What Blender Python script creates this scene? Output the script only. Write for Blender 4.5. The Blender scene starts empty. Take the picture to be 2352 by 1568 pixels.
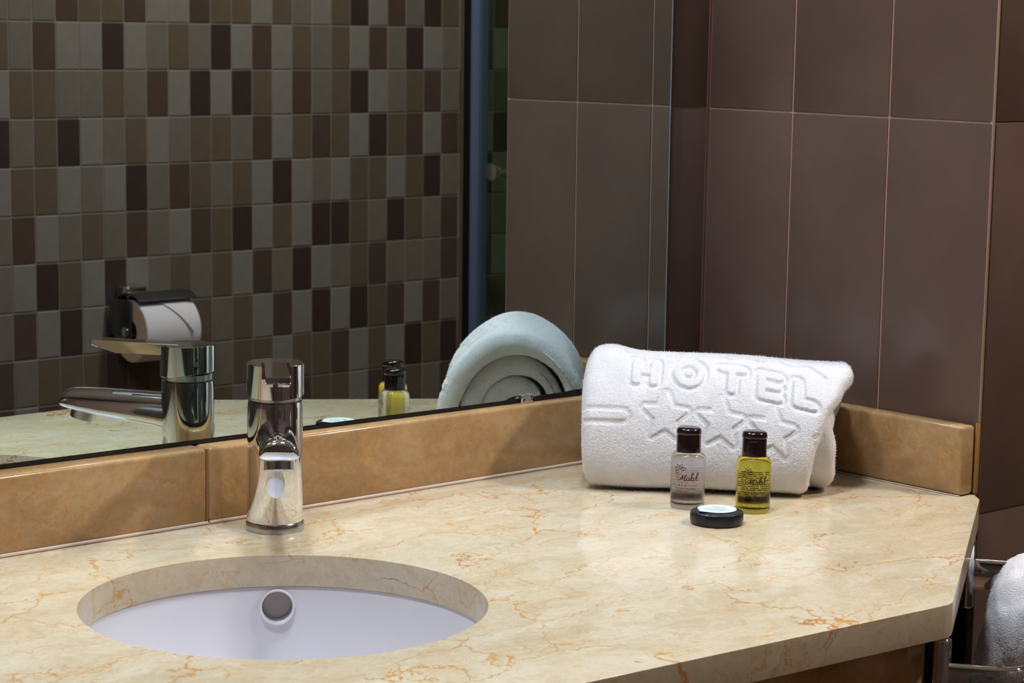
import bpy, bmesh, math, random
import numpy as np
from mathutils import Vector, Matrix

random.seed(7)
rng = np.random.default_rng(7)
scn = bpy.context.scene
COL = scn.collection
PI = math.pi

# ------------------------------------------------------------------ camera
ZC = 0.86                                   # height of the counter top
cam_d = bpy.data.cameras.new('camera')
cam = bpy.data.objects.new('camera', cam_d)
COL.objects.link(cam)
_r = Vector((0.7423, -0.6698, 0.0171)); _d = Vector((-0.0815, -0.1155, -0.9900)); _f = Vector((0.6651, 0.7335, -0.1403))
_f.normalize(); _r = (_r - _f * _r.dot(_f)).normalized(); _u = _r.cross(_f)
M = Matrix((_r, _u, -_f)).transposed().to_4x4()
M.translation = Vector((-1.7111, -1.5927, 1.29))
cam.matrix_world = M
cam_d.sensor_width = 36.0
cam_d.lens = 5179.0 / 2352.0 * 36.0
cam_d.clip_start = 0.01
cam_d.dof.use_dof = True
cam_d.dof.focus_distance = 2.02
cam_d.dof.aperture_fstop = 24.0
scn.camera = cam

# ------------------------------------------------------------------ world, view, sampling
w = bpy.data.worlds.new('world'); scn.world = w; w.use_nodes = True
w.node_tree.nodes['Background'].inputs[0].default_value = (0.02, 0.02, 0.022, 1)
w.node_tree.nodes['Background'].inputs[1].default_value = 1.0
scn.view_settings.view_transform = 'Standard'
scn.view_settings.look = 'None'
scn.view_settings.exposure = 0.0
scn.view_settings.gamma = 1.0
scn.view_settings.use_curve_mapping = False
cy = scn.cycles
cy.use_denoising = True
cy.max_bounces = 9; cy.diffuse_bounces = 3; cy.glossy_bounces = 6; cy.transmission_bounces = 8; cy.transparent_max_bounces = 8
cy.use_adaptive_sampling = True; cy.adaptive_threshold = 0.03
cy.caustics_reflective = True; cy.caustics_refractive = True
cy.sample_clamp_indirect = 12.0
cy.blur_glossy = 0.2
cy.use_light_tree = False

LAMPS = [  # x, y, radius, strength   (round LED panels set into the ceiling)
    (-0.55, -0.36, 0.075, 235.0),
    (-1.05, -0.38, 0.075, 215.0),
    (0.55, -1.08, 0.075, 470.0),
]
LAMP_COLOR = [(0.80, 0.89, 1.0), (0.80, 0.89, 1.0), (1.0, 0.93, 0.86)]
CEIL = 2.35

# ------------------------------------------------------------------ helpers
def lin(r, g, b):
    f = lambda c: (c / 255.0 / 12.92) if c / 255.0 <= 0.04045 else ((c / 255.0 + 0.055) / 1.055) ** 2.4
    return (f(r), f(g), f(b), 1.0)

MATS = {}
class NT:
    def __init__(s, name):
        m = bpy.data.materials.new(name); m.use_nodes = True; MATS[name] = m
        s.m = m; s.n = m.node_tree.nodes; s.l = m.node_tree.links
        s.b = s.n['Principled BSDF']
    def new(s, t, **kw):
        n = s.n.new(t)
        for k, v in kw.items():
            if k.startswith('i_'):
                n.inputs[k[2:].replace('_', ' ')].default_value = v
            else:
                setattr(n, k, v)
        return n
    def link(s, a, b): s.l.new(a, b)
    def set(s, **kw):
        for k, v in kw.items():
            s.b.inputs[k.replace('_', ' ')].default_value = v
        return s
    def coords(s, scale=(1, 1, 1), rot=(0, 0, 0), src='Object'):
        tc = s.new('ShaderNodeTexCoord'); mp = s.new('ShaderNodeMapping')
        mp.inputs['Scale'].default_value = scale; mp.inputs['Rotation'].default_value = rot
        s.link(tc.outputs[src], mp.inputs['Vector']); return mp.outputs[0]
    def noise(s, vec, scale, detail=4, rough=0.55, dist=0.0, out=0):
        n = s.new('ShaderNodeTexNoise'); n.inputs['Scale'].default_value = scale; n.inputs['Detail'].default_value = detail
        n.inputs['Roughness'].default_value = rough; n.inputs['Distortion'].default_value = dist
        s.link(vec, n.inputs['Vector']); return n.outputs[out]
    def ramp(s, fac, stops, interp='LINEAR'):
        n = s.new('ShaderNodeValToRGB'); cr = n.color_ramp; cr.interpolation = interp
        while len(cr.elements) < len(stops): cr.elements.new(0.5)
        for e, (p, c) in zip(cr.elements, stops): e.position = p; e.color = c if len(c) == 4 else (*c, 1)
        s.link(fac, n.inputs[0]); return n.outputs[0]
    def mix(s, fac, a, b, blend='MIX'):
        n = s.new('ShaderNodeMix', data_type='RGBA', blend_type=blend)
        for sock, v in ((n.inputs[0], fac), (n.inputs[6], a), (n.inputs[7], b)):
            if hasattr(v, 'is_output'): s.link(v, sock)
            else: sock.default_value = v
        return n.outputs[2]
    def math(s, op, a, b=0.0, c=None):
        n = s.new('ShaderNodeMath', operation=op)
        for sock, v in zip(n.inputs, (a, b, c)):
            if v is None: continue
            if hasattr(v, 'is_output'): s.link(v, sock)
            else: sock.default_value = v
        return n.outputs[0]
    def vadd(s, a, b, k):
        sc = s.new('ShaderNodeVectorMath', operation='SCALE'); s.link(b, sc.inputs[0]); sc.inputs['Scale'].default_value = k
        ad = s.new('ShaderNodeVectorMath', operation='ADD'); s.link(a, ad.inputs[0]); s.link(sc.outputs[0], ad.inputs[1]); return ad.outputs[0]
    def bump(s, h, strength=0.3, dist=0.001):
        n = s.new('ShaderNodeBump'); n.inputs['Strength'].default_value = strength; n.inputs['Distance'].default_value = dist
        s.link(h, n.inputs['Height']); s.link(n.outputs[0], s.b.inputs['Normal'])

def simple(name, col, rough=0.4, metal=0.0, **kw):
    t = NT(name); t.set(Base_Color=col, Roughness=rough, Metallic=metal, **kw); return t.m

def mesh_obj(name, verts, faces, mat, parent=None, smooth=None, fmats=None):
    me = bpy.data.meshes.new(name); me.from_pydata([tuple(v) for v in verts], [], [tuple(f) for f in faces]); me.update()
    return finish(name, me, mat, parent, smooth, fmats)

def finish(name, me, mat, parent=None, smooth=None, fmats=None):
    for m in (mat if isinstance(mat, (list, tuple)) else [mat]): me.materials.append(MATS[m])
    if fmats is not None: me.polygons.foreach_set('material_index', fmats)
    if smooth is not None:
        me.polygons.foreach_set('use_smooth', [True] * len(me.polygons))
        if smooth < 179: me.set_sharp_from_angle(angle=math.radians(smooth))
    o = bpy.data.objects.new(name, me); COL.objects.link(o)
    if parent is not None: o.parent = parent
    return o

def bm_obj(name, bm, mat, parent=None, smooth=None, recalc=True):
    if recalc: bmesh.ops.recalc_face_normals(bm, faces=bm.faces[:])
    me = bpy.data.meshes.new(name); bm.to_mesh(me); bm.free()
    return finish(name, me, mat, parent, smooth)

def tag(o, label=None, cat=None, group=None, kind=None):
    if label: o['label'] = label
    if cat: o['category'] = cat
    if group: o['group'] = group
    if kind: o['kind'] = kind
    return o

def empty(name, loc=(0, 0, 0), rz=0.0, label=None, cat=None, group=None):
    o = bpy.data.objects.new(name, None); COL.objects.link(o); o.location = loc; o.rotation_euler = (0, 0, rz)
    o.empty_display_size = 0.02
    return tag(o, label, cat, group)

def box_bm(x0, x1, y0, y1, z0, z1, bev=0.0, seg=2, bm=None):
    own = bm is None
    bm = bm or bmesh.new()
    r = bmesh.ops.create_cube(bm, size=1.0)
    vs = r['verts']
    for v in vs:
        v.co = Vector(((x0 + x1) / 2 + v.co.x * (x1 - x0), (y0 + y1) / 2 + v.co.y * (y1 - y0), (z0 + z1) / 2 + v.co.z * (z1 - z0)))
    if bev > 0:
        es = list({e for v in vs for e in v.link_edges})
        bmesh.ops.bevel(bm, geom=es, offset=bev, segments=seg, profile=0.5, affect='EDGES', clamp_overlap=True)
    return bm

def box(name, x0, x1, y0, y1, z0, z1, mat, parent=None, bev=0.0, seg=2, smooth=None):
    return bm_obj(name, box_bm(x0, x1, y0, y1, z0, z1, bev, seg), mat, parent, smooth if smooth is not None else (40 if bev else None))

def lathe(profile, seg=48, cx=0, cy_=0, z=0, close=False):
    """profile: list of (r, z); returns verts, faces"""
    V, F = [], []
    n = len(profile)
    for k in range(seg):
        a = 2 * PI * k / seg
        for r, h in profile: V.append((cx + r * math.cos(a), cy_ + r * math.sin(a), z + h))
    for k in range(seg):
        k2 = (k + 1) % seg
        for j in range(n - 1):
            F.append((k * n + j, k2 * n + j, k2 * n + j + 1, k * n + j + 1))
        if close: F.append((k * n + n - 1, k2 * n + n - 1, k2 * n, k * n))
    return V, F

def lathe_obj(name, profile, mat, parent=None, seg=48, smooth=35, close=False):
    V, F = lathe(profile, seg, close=close)
    me = bpy.data.meshes.new(name); me.from_pydata(V, [], F); me.update()
    bm = bmesh.new(); bm.from_mesh(me); bpy.data.meshes.remove(me)
    bmesh.ops.remove_doubles(bm, verts=bm.verts[:], dist=1e-6)
    bmesh.ops.dissolve_degenerate(bm, dist=1e-7, edges=bm.edges[:])
    return bm_obj(name, bm, mat, parent, smooth)

def catmull(P, n=8, closed=False):
    P = [np.array(p, float) for p in P]; out = []
    m = len(P)
    rng_ = range(m if closed else m - 1)
    for i in rng_:
        if closed: p0, p1, p2, p3 = P[(i - 1) % m], P[i], P[(i + 1) % m], P[(i + 2) % m]
        else: p0, p1, p2, p3 = P[max(i - 1, 0)], P[i], P[i + 1], P[min(i + 2, m - 1)]
        for k in range(n):
            t = k / n
            out.append(0.5 * ((2 * p1) + (-p0 + p2) * t + (2 * p0 - 5 * p1 + 4 * p2 - p3) * t * t + (-p0 + 3 * p1 - 3 * p2 + p3) * t ** 3))
    if not closed: out.append(P[-1])
    return out

def tube_bm(path, rad, seg=12, bm=None):
    bm = bm or bmesh.new()
    path = [Vector(p) for p in path]; rings = []
    up = Vector((0, 0, 1)); prev = None
    for i, p in enumerate(path):
        t = (path[min(i + 1, len(path) - 1)] - path[max(i - 1, 0)]).normalized()
        a = prev if prev is not None else (up if abs(t.z) < 0.9 else Vector((1, 0, 0)))
        s = t.cross(a).normalized(); a = s.cross(t).normalized(); prev = a
        r = rad(i / (len(path) - 1)) if callable(rad) else rad
        rings.append([bm.verts.new(p + (s * math.cos(2 * PI * k / seg) + a * math.sin(2 * PI * k / seg)) * r) for k in range(seg)])
    for A, B in zip(rings, rings[1:]):
        for k in range(seg): bm.faces.new((A[k], A[(k + 1) % seg], B[(k + 1) % seg], B[k]))
    bm.faces.new(rings[0][::-1]); bm.faces.new(rings[-1])
    return bm

def evaluated_mesh(o):
    dg = bpy.context.evaluated_depsgraph_get(); dg.update()
    return bpy.data.meshes.new_from_object(o.evaluated_get(dg))

def cut(o, cutter):
    md = o.modifiers.new('cut', 'BOOLEAN'); md.operation = 'DIFFERENCE'; md.object = cutter; md.solver = 'EXACT'
    me = evaluated_mesh(o); o.modifiers.clear(); old = o.data; o.data = me
    bpy.data.objects.remove(cutter)
    me.polygons.foreach_set('use_smooth', [True] * len(me.polygons)); me.set_sharp_from_angle(angle=math.radians(35))
    return o

# ------------------------------------------------------------------ materials
def marble(name, tones, vein_k, speck_k):
    t = NT(name)
    v = t.coords(scale=(1.0, 1.0, 1.0), rot=(0, 0, math.radians(-8)))
    wn = t.noise(v, 7.0, 5, 0.6, out=1)
    w1 = t.vadd(v, wn, 0.13)
    wn2 = t.noise(v, 60.0, 4, 0.65, out=1)
    w2 = t.vadd(w1, wn2, 0.020)
    st = t.new('ShaderNodeMapping'); st.inputs['Scale'].default_value = (0.50, 1.45, 1.3); t.link(w2, st.inputs[0])
    base = t.ramp(t.noise(st.outputs[0], 16.0, 6, 0.62), tones)
    # grey wisps drawn out along the slab
    st2 = t.new('ShaderNodeMapping'); st2.inputs['Scale'].default_value = (0.35, 2.2, 1.6); t.link(w1, st2.inputs[0])
    wis = t.ramp(t.noise(st2.outputs[0], 42.0, 5, 0.65), [(0.55, (0, 0, 0, 1)), (0.75, (1, 1, 1, 1))])
    base = t.mix(t.math('MULTIPLY', wis, 0.30 * vein_k), base, lin(190, 176, 152))
    # rust veins: two crackle nets, broken up by noise
    def veins(scale, width, seed, lo, hi, src):
        mp = t.new('ShaderNodeMapping'); mp.inputs['Location'].default_value = (seed, seed * 0.7, seed * 0.3); t.link(src, mp.inputs[0])
        vo = t.new('ShaderNodeTexVoronoi', feature='DISTANCE_TO_EDGE'); vo.inputs['Scale'].default_value = scale; t.link(mp.outputs[0], vo.inputs['Vector'])
        wv = t.math('MULTIPLY', t.noise(mp.outputs[0], scale * 2.2, 3), width * 2)
        k = t.math('DIVIDE', vo.outputs['Distance'], wv)
        line = t.ramp(k, [(0.0, (1, 1, 1, 1)), (0.45, (0.75, 0.75, 0.75, 1)), (1.0, (0, 0, 0, 1))])
        gate = t.ramp(t.noise(mp.outputs[0], scale * 0.8, 2), [(lo, (0, 0, 0, 1)), (hi, (1, 1, 1, 1))])
        return t.math('MULTIPLY', line, gate)
    v1 = veins(10.0, 0.0125, 3.1, 0.40, 0.52, st.outputs[0])
    v2 = veins(22.0, 0.020, 8.7, 0.46, 0.58, st.outputs[0])
    vc = t.ramp(t.noise(v, 14.0, 2), [(0.38, lin(198, 150, 66)), (0.55, lin(200, 134, 66)), (0.72, lin(150, 96, 54))])
    base = t.mix(t.math('MULTIPLY', v1, 1.0 * vein_k), base, vc)
    base = t.mix(t.math('MULTIPLY', v2, 0.80 * vein_k), base, lin(208, 156, 88))
    v3 = veins(48.0, 0.030, 5.3, 0.50, 0.62, st.outputs[0])
    base = t.mix(t.math('MULTIPLY', v3, 0.45 * vein_k), base, lin(204, 150, 84))
    # ochre stains and dark specks
    sp = t.ramp(t.noise(w1, 60.0, 2), [(0.69, (0, 0, 0, 1)), (0.76, (1, 1, 1, 1))])
    base = t.mix(t.math('MULTIPLY', sp, 0.35), base, lin(190, 140, 75))
    sp2 = t.ramp(t.noise(v, 330.0, 1), [(0.73, (0, 0, 0, 1)), (0.79, (1, 1, 1, 1))])
    base = t.mix(t.math('MULTIPLY', sp2, 0.3 * speck_k), base, lin(150, 115, 80))
    # fine horizontal grain and mottling of the stone
    st3 = t.new('ShaderNodeMapping'); st3.inputs['Scale'].default_value = (0.3, 1.6, 1.0); t.link(w2, st3.inputs[0])
    gr = t.ramp(t.noise(st3.outputs[0], 160.0, 4, 0.7), [(0.35, (0.80, 0.78, 0.74, 1)), (0.60, (1, 1, 1, 1))])
    base = t.mix(0.55, base, gr, 'MULTIPLY')
    mo = t.ramp(t.noise(v, 120.0, 3, 0.7), [(0.35, (0.86, 0.84, 0.80, 1)), (0.62, (1, 1, 1, 1))])
    base = t.mix(min(1.0, 0.35 * speck_k), base, mo, 'MULTIPLY')
    t.link(base, t.b.inputs['Base Color'])
    t.set(Roughness=0.16)
    t.b.inputs['Specular IOR Level'].default_value = 0.5
    t.link(t.math('MULTIPLY_ADD', t.noise(v, 90.0, 3), 0.10, 0.08), t.b.inputs['Roughness'])
marble('marble', [(0.28, lin(200, 179, 146)), (0.5, lin(211, 194, 165)), (0.72, lin(220, 208, 187))], 1.0, 1.0)
marble('marble_tan_shaded', [(0.30, lin(160, 124, 84)), (0.5, lin(176, 139, 97)), (0.70, lin(189, 155, 114))], 0.62, 2.0)  # speckled stone; shade and warm bounce on upright faces put into its tan

def glazed(name, c0, c1, rough=0.16, scale=9.0):
    t = NT(name); v = t.coords()
    t.link(t.ramp(t.noise(v, scale, 3), [(0.35, c0), (0.65, c1)]), t.b.inputs['Base Color'])
    t.set(Roughness=rough); t.bump(t.noise(v, 22.0, 2), 0.06, 0.002)
    return t.m
glazed('brown_tile', lin(90, 70, 62), lin(97, 76, 67), 0.26)
glazed('black_tile', lin(16, 12, 12), lin(20, 15, 15), 0.10)
for nm, c in dict(L=(112, 102, 97), M=(100, 88, 80), T=(87, 72, 60), D=(71, 54, 48), X=(54, 40, 37)).items():
    glazed('mosaic_' + nm, lin(*[x - 4 for x in c]), lin(*[x + 4 for x in c]), 0.32, 20.0)
simple('grout', lin(160, 122, 110), 0.8)
simple('grout_dark', lin(112, 88, 66), 0.8)
simple('corner_joint', lin(92, 56, 54), 0.7)
simple('mosaic_grout', lin(108, 95, 86), 0.8)
simple('grout_ochre', lin(150, 108, 50), 0.7)
simple('sealant', lin(212, 190, 172), 0.45)
simple('trim_beige', lin(168, 140, 122), 0.45)
simple('ceiling_paint', lin(222, 220, 214), 0.9)
glazed('floor_tile', lin(128, 96, 68), lin(140, 106, 78), 0.3)
glazed('beige_tile', lin(150, 132, 112), lin(160, 142, 122), 0.3)
t = NT('mirror_silver'); t.set(Base_Color=(0.68, 0.81, 0.79, 1), Metallic=1.0, Roughness=0.004)
simple('mirror_black', lin(14, 11, 11), 0.45)
simple('glass_edge', lin(128, 150, 146), 0.15)
simple('chrome', (0.80, 0.80, 0.82, 1), 0.045, 1.0)
simple('chrome_dull', (0.55, 0.55, 0.57, 1), 0.22, 1.0)
simple('steel_dark', (0.16, 0.16, 0.17, 1), 0.35, 1.0)
simple('overflow_metal', (0.30, 0.26, 0.24, 1), 0.4, 1.0)
simple('dark_gap', lin(30, 27, 22), 0.6)
simple('alu_blue', lin(92, 97, 126), 0.4, 0.1)
t = NT('ceramic'); t.set(Base_Color=lin(226, 223, 228), Roughness=0.07); t.b.inputs['Coat Weight'].default_value = 0.4; t.b.inputs['Coat Roughness'].default_value = 0.03
simple('cap_brown', lin(30, 14, 14), 0.16)
simple('print_maroon', lin(96, 22, 26), 0.5)
simple('print_dark', lin(58, 30, 10), 0.5)
simple('print_pale', lin(168, 158, 172), 0.6)
simple('print_grey', lin(110, 118, 140), 0.6)
simple('label_white', lin(222, 232, 240), 0.5)
simple('soap_wrap', lin(20, 22, 30), 0.34)
simple('paper', lin(196, 184, 188), 0.9)
simple('paper_warm_lit', lin(206, 168, 142), 0.95)  # roll end paper, warm light put into its orange tint
simple('card', lin(150, 112, 78), 0.9)
simple('lamp_rim', lin(225, 225, 225), 0.4)
t = NT('shower_glass')
_tr = t.new('ShaderNodeBsdfTransparent'); _tr.inputs[0].default_value = (0.78, 0.87, 0.81, 1)
_gl = t.new('ShaderNodeBsdfGlossy'); _gl.inputs['Roughness'].default_value = 0.02
_mx = t.new('ShaderNodeMixShader'); _mx.inputs[0].default_value = 0.06; t.link(_tr.outputs[0], _mx.inputs[1]); t.link(_gl.outputs[0], _mx.inputs[2])
t.link(_mx.outputs[0], t.n['Material Output'].inputs[0])
def bottle_mat(name, col, rough, absorb, dens):
    t = NT(name); t.set(Base_Color=col, Roughness=rough, IOR=1.40); t.b.inputs['Transmission Weight'].default_value = 1.0
    va = t.new('ShaderNodeVolumeAbsorption'); va.inputs['Color'].default_value = absorb; va.inputs['Density'].default_value = dens
    t.link(va.outputs[0], t.n['Material Output'].inputs['Volume'])
    return t
bottle_mat('yellow_gel', (0.98, 0.96, 0.55, 1), 0.03, (0.92, 0.89, 0.03, 1), 52.0)
tb = bottle_mat('clear_gel', (0.95, 0.95, 0.97, 1), 0.16, (0.74, 0.72, 0.80, 1), 9.0)
def emis(name, col, s):
    t = NT(name); t.b.inputs['Emission Color'].default_value = (*col, 1); t.b.inputs['Emission Strength'].default_value = s
    t.set(Base_Color=(0.8, 0.8, 0.8, 1))
for i, L in enumerate(LAMPS): emis('lamp_%d' % i, LAMP_COLOR[i], L[3])

def terry():
    t = NT('terry'); v = t.coords()
    n1 = t.noise(v, 60.0, 3)
    t.link(t.ramp(n1, [(0.3, lin(222, 218, 220)), (0.7, lin(233, 230, 232))]), t.b.inputs['Base Color'])
    t.set(Roughness=0.95)
    t.b.inputs['Sheen Weight'].default_value = 0.35; t.b.inputs['Sheen Roughness'].default_value = 0.5
    t.b.inputs['Specular IOR Level'].default_value = 0.1
    vo = t.new('ShaderNodeTexVoronoi', feature='F1'); vo.inputs['Scale'].default_value = 760.0; vo.inputs['Randomness'].default_value = 0.6
    t.link(t.vadd(v, t.noise(v, 200.0, 2, out=1), 0.0015), vo.inputs['Vector'])
    h = t.math('SUBTRACT', t.math('MULTIPLY', t.noise(v, 900.0, 2), 0.5), vo.outputs['Distance'])
    t.bump(h, 0.7, 0.0008)
terry()

# ------------------------------------------------------------------ the room shell
def structure(o): o['kind'] = 'structure'; return o
XL, XR = -2.30, 2.20
YB = 0.018                 # backing of the mirror wall
FA = math.radians(2.4539)  # the mosaic wall is not quite parallel to the mirror wall
def wall_y(x): return -1.85 - math.tan(FA) * (x + 0.5)

structure(box('floor', XL - 0.1, XR + 0.1, -2.3, 0.2, -0.05, 0.0, 'floor_tile'))
structure(box('ceiling', XL - 0.1, XR + 0.1, -2.3, 0.2, CEIL, CEIL + 0.05, 'ceiling_paint'))
structure(box('wall_left', XL - 0.1, XL, -2.3, 0.2, 0, CEIL, 'brown_tile'))
structure(box('wall_shower', XR, XR + 0.1, -2.3, -0.3, 0, CEIL, 'beige_tile'))

ROWZ = [0.0, 0.108, 0.474, 0.840, 1.206, 1.572, 1.938, CEIL]
GAP = 0.0016
def tile_piece(name, parent, mat, axis, a0, a1, z0, z1, face, thick):
    """axis 'x': tile on a wall facing -x; axis 'y': facing -y. face = coordinate of the glazed face."""
    g = GAP / 2
    if axis == 'x': return box(name, face, face + thick, a0 + g, a1 - g, z0 + g, z1 - g, mat, parent, bev=0.0012, seg=2)
    return box(name, a0 + g, a1 - g, face, face + thick, z0 + g, z1 - g, mat, parent, bev=0.0012, seg=2)

# mirror wall: backing, tiles right of, above and left of the mirror
wall_back = structure(box('wall_back', XL, 0.0105, YB, YB + 0.1, 0, CEIL, 'grout'))
for z0, z1 in zip(ROWZ[3:], ROWZ[4:]):
    zz0 = max(z0, ZC + 0.066)
    tile_piece('tile', wall_back, 'brown_tile', 'y', -0.1205, -0.003, zz0, z1, -0.0015, 0.017)
box('tile_bed', -0.122, 0.0, -0.0004, YB + 0.001, ZC + 0.0665, CEIL, 'grout', wall_back)
structure(box('trim_1', -0.0024, 0.0, -0.0012, YB, ZC + 0.066, CEIL, 'corner_joint', wall_back))

YR = -0.3545
# right-hand return (faces -x) and the wall beyond its corner (faces -y)
wall_right = structure(box('wall_right', 0.0011, 0.05, YR + 0.004, YB + 0.1, 0, CEIL, 'grout'))
RY = [-0.0006, -0.1132, -0.2339, -0.3545]
for z0, z1 in zip(ROWZ[2:], ROWZ[3:]):
    for y1, y0 in zip(RY, RY[1:]):
        if z1 <= 0.85: continue
        tile_piece('tile', wall_right, 'brown_tile', 'x', y0, y1, z0, z1, 0.0, 0.004)
wall_recess = structure(box('wall_recess', 0.0046, XR, YR + 0.0011, YR + 0.1, 0, CEIL, 'grout_dark'))
RZ2 = [0.0, 0.108, 0.474, 0.840]
def recess_tiles(z0, z1, mat):
    x = 0.0042
    while x < 1.3:
        tile_piece('tile', wall_recess, mat, 'y', x, x + 0.1205, z0, z1, YR, 0.004); x += 0.1205
for z0, z1 in zip(RZ2, RZ2[1:]): recess_tiles(z0, z1, 'brown_tile')
for z0, z1 in zip(ROWZ[3:], ROWZ[4:]): recess_tiles(z0, z1, 'brown_tile')
# corner strip between the two, ochre sealant low down
structure(box('trim_2', 0.0003, 0.0036, YR + 0.0002, YR + 0.004, ZC + 0.068, CEIL, 'trim_beige', wall_right, bev=0.0008))
structure(box('trim_3', -0.0004, 0.0038, YR + 0.0006, YR + 0.0042, ZC + 0.001, ZC + 0.068, 'grout_ochre', wall_right, bev=0.0008))

# mosaic wall opposite the mirror (seen in the mirror)
wall_front = structure(empty('wall_front', (-0.5, -1.85, 0), -FA))
CW, RH = 0.0457 / math.cos(FA), 0.0833
u0 = (0.1548 + 0.5) / math.cos(FA)          # boundary between the first two columns, along the wall
box('wall_slab', -2.0, 3.0, -0.1, -0.0014, 0, CEIL, 'mosaic_grout', wall_front)
ZTOP = 1.2929 + RH                          # top of the first listed row
ROWS = ["MMMDTTDLLDTTLTMLTXLDMXTMT",
        "TMDLLXLMTMXLDLTMTLDMXLMMD",
        "LTTMMTMDLXLXTLDMTXLMTDMDM",
        "XMTXLMTLMTTMDLTDTLXTDLDDL",
        "LTTLMLXMDTMTLXLMLTTLTXMMX",
        "MDLMTMDMLDTXLTLXXTMXTMDMT",
        "MLXTLXLMTMTLDMXLMTDMMMDTD",
        "MDLXLDTMDTMTLDLXLXTDLDMMT",
        "DMTTTDTMTMMTTLTTDLTLXTXTM",
        "DLDTXDDTDTTMTTDTTLDTTMDMT"]
mos = {}
for k in 'LMTDX':
    bm = box_bm(0.0008, CW - 0.0008, -0.0062, 0.0, -RH + 0.0011, -0.0011, bev=0.0014, seg=1)
    bmesh.ops.recalc_face_normals(bm, faces=bm.faces[:])
    me = bpy.data.meshes.new('mosaic_tile'); bm.to_mesh(me); bm.free(); me.materials.append(MATS['mosaic_' + k]); mos[k] = me
done = set()
for r, row in enumerate(ROWS):
    for c_, k in enumerate(row):
        o = bpy.data.objects.new('mosaic_tile', mos[k]); COL.objects.link(o); o.parent = wall_front
        o.location = (u0 + (c_ - 1) * CW, 0, ZTOP - r * RH); done.add((r, c_ - 1))
V, F, FM = [], [], []
for r in range(-12, 16):
    for c_ in range(-58, 46):
        if (r, c_) in done: continue
        x0, x1 = u0 + c_ * CW + 0.0006, u0 + (c_ + 1) * CW - 0.0006
        z1, z0 = ZTOP - r * RH - 0.0011, ZTOP - (r + 1) * RH + 0.0011
        if z0 < 0 or z1 > CEIL or x0 < -1.8 or x1 > 2.8: continue
        b = len(V)
        for y in (-0.0062, 0.0):
            e = 0.0012 if y == 0 else 0
            V += [(x0 + e, y, z0 + e), (x1 - e, y, z0 + e), (x1 - e, y, z1 - e), (x0 + e, y, z1 - e)]
        F += [(b + 7, b + 6, b + 5, b + 4)] + [(b + i, b + 4 + i, b + 4 + (i + 1) % 4, b + (i + 1) % 4) for i in range(4)]
        FM += [random.choices(range(5), (24, 28, 24, 14, 10))[0]] * 5
o = mesh_obj('mosaic_field', V, F, ['mosaic_' + k for k in 'LMTDX'], wall_front, fmats=FM)
o['kind'] = 'stuff'

# ------------------------------------------------------------------ counter
BASIN = (-0.7383, -0.2732); BR = 0.1515
P_FRONT = (-0.3453, -0.5877); P_END = (-0.0150, -0.3696)
slope = (-0.5613 + 0.5877) / (-0.7072 + 0.3453)
XE = -2.28
outline = [(XE, YB - 0.001), (-0.0008, YB - 0.001 - 0.02), (-0.0008, YR + 0.001), P_END, P_FRONT, (XE, P_FRONT[1] + slope * (XE - P_FRONT[0]))]
TH = 0.026
def counter():
    bm = bmesh.new()
    op = []
    # soften the plan corners at the chamfer
    for i, p in enumerate(outline):
        if i in (4,):
            a = Vector(outline[i - 1]); b = Vector(p); c_ = Vector(outline[(i + 1) % len(outline)]); r = 0.010
            A = b + (a - b).normalized() * r; Cc = b + (c_ - b).normalized() * r
            for k in range(6):
                t_ = k / 5; op.append(((1 - t_) ** 2 * A + 2 * t_ * (1 - t_) * b + t_ * t_ * Cc).to_tuple())
        else: op.append(p)
    lo = [bm.verts.new((x, y, ZC)) for x, y in op]
    N = 128
    hi = [bm.verts.new((BASIN[0] + BR * math.cos(2 * PI * k / N), BASIN[1] + BR * math.sin(2 * PI * k / N), ZC)) for k in range(N)]
    es = [bm.edges.new((lo[i], lo[(i + 1) % len(lo)])) for i in range(len(lo))] + [bm.edges.new((hi[i], hi[(i + 1) % N])) for i in range(N)]
    bmesh.ops.triangle_fill(bm, edges=es, use_beauty=True)
    top = bm.faces[:]
    r = bmesh.ops.extrude_face_region(bm, geom=top)
    for v in [g for g in r['geom'] if isinstance(g, bmesh.types.BMVert)]: v.co.z -= TH
    bmesh.ops.recalc_face_normals(bm, faces=bm.faces[:])
    rim = [e for e in bm.edges if len(e.link_faces) == 2 and e.calc_face_angle(0) > math.radians(50) and abs(e.verts[0].co.z - e.verts[1].co.z) < 1e-6]
    bmesh.ops.bevel(bm, geom=rim, offset=0.0068, segments=5, profile=0.5, affect='EDGES', clamp_overlap=True)
    o = bm_obj('countertop', bm, 'marble', None, 40)
    return tag(o, 'cream marble vanity counter with rust veins and round basin cut-out', 'countertop')
counter()

HB = 0.066
def splash(name, x0, x1, y0, y1, label, marks=()):
    o = bm_obj(name, box_bm(x0, x1, y0, y1, ZC + 0.0006, ZC + HB, bev=0.0035, seg=3), 'marble_tan_shaded', None, 40)
    return tag(o, label, 'backsplash', 'marble backsplash upstands')
JX = -0.6326
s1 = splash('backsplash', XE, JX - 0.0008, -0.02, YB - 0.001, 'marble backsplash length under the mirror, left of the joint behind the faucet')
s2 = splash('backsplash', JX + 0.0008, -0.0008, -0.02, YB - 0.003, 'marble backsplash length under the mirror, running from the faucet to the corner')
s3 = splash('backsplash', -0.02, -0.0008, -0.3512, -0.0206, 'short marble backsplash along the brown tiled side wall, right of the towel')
def wedge(name, x0, x1, y0, y1, parent, mat='sealant', h=0.0028):
    return box(name, x0, x1, y0, y1, ZC + 0.0002, ZC + h, mat, parent, bev=0.001, seg=2)
wedge('sealant', XE, JX - 0.0008, -0.0228, -0.0196, s1)
wedge('sealant', JX + 0.0008, -0.0204, -0.0228, -0.0196, s2)
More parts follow.
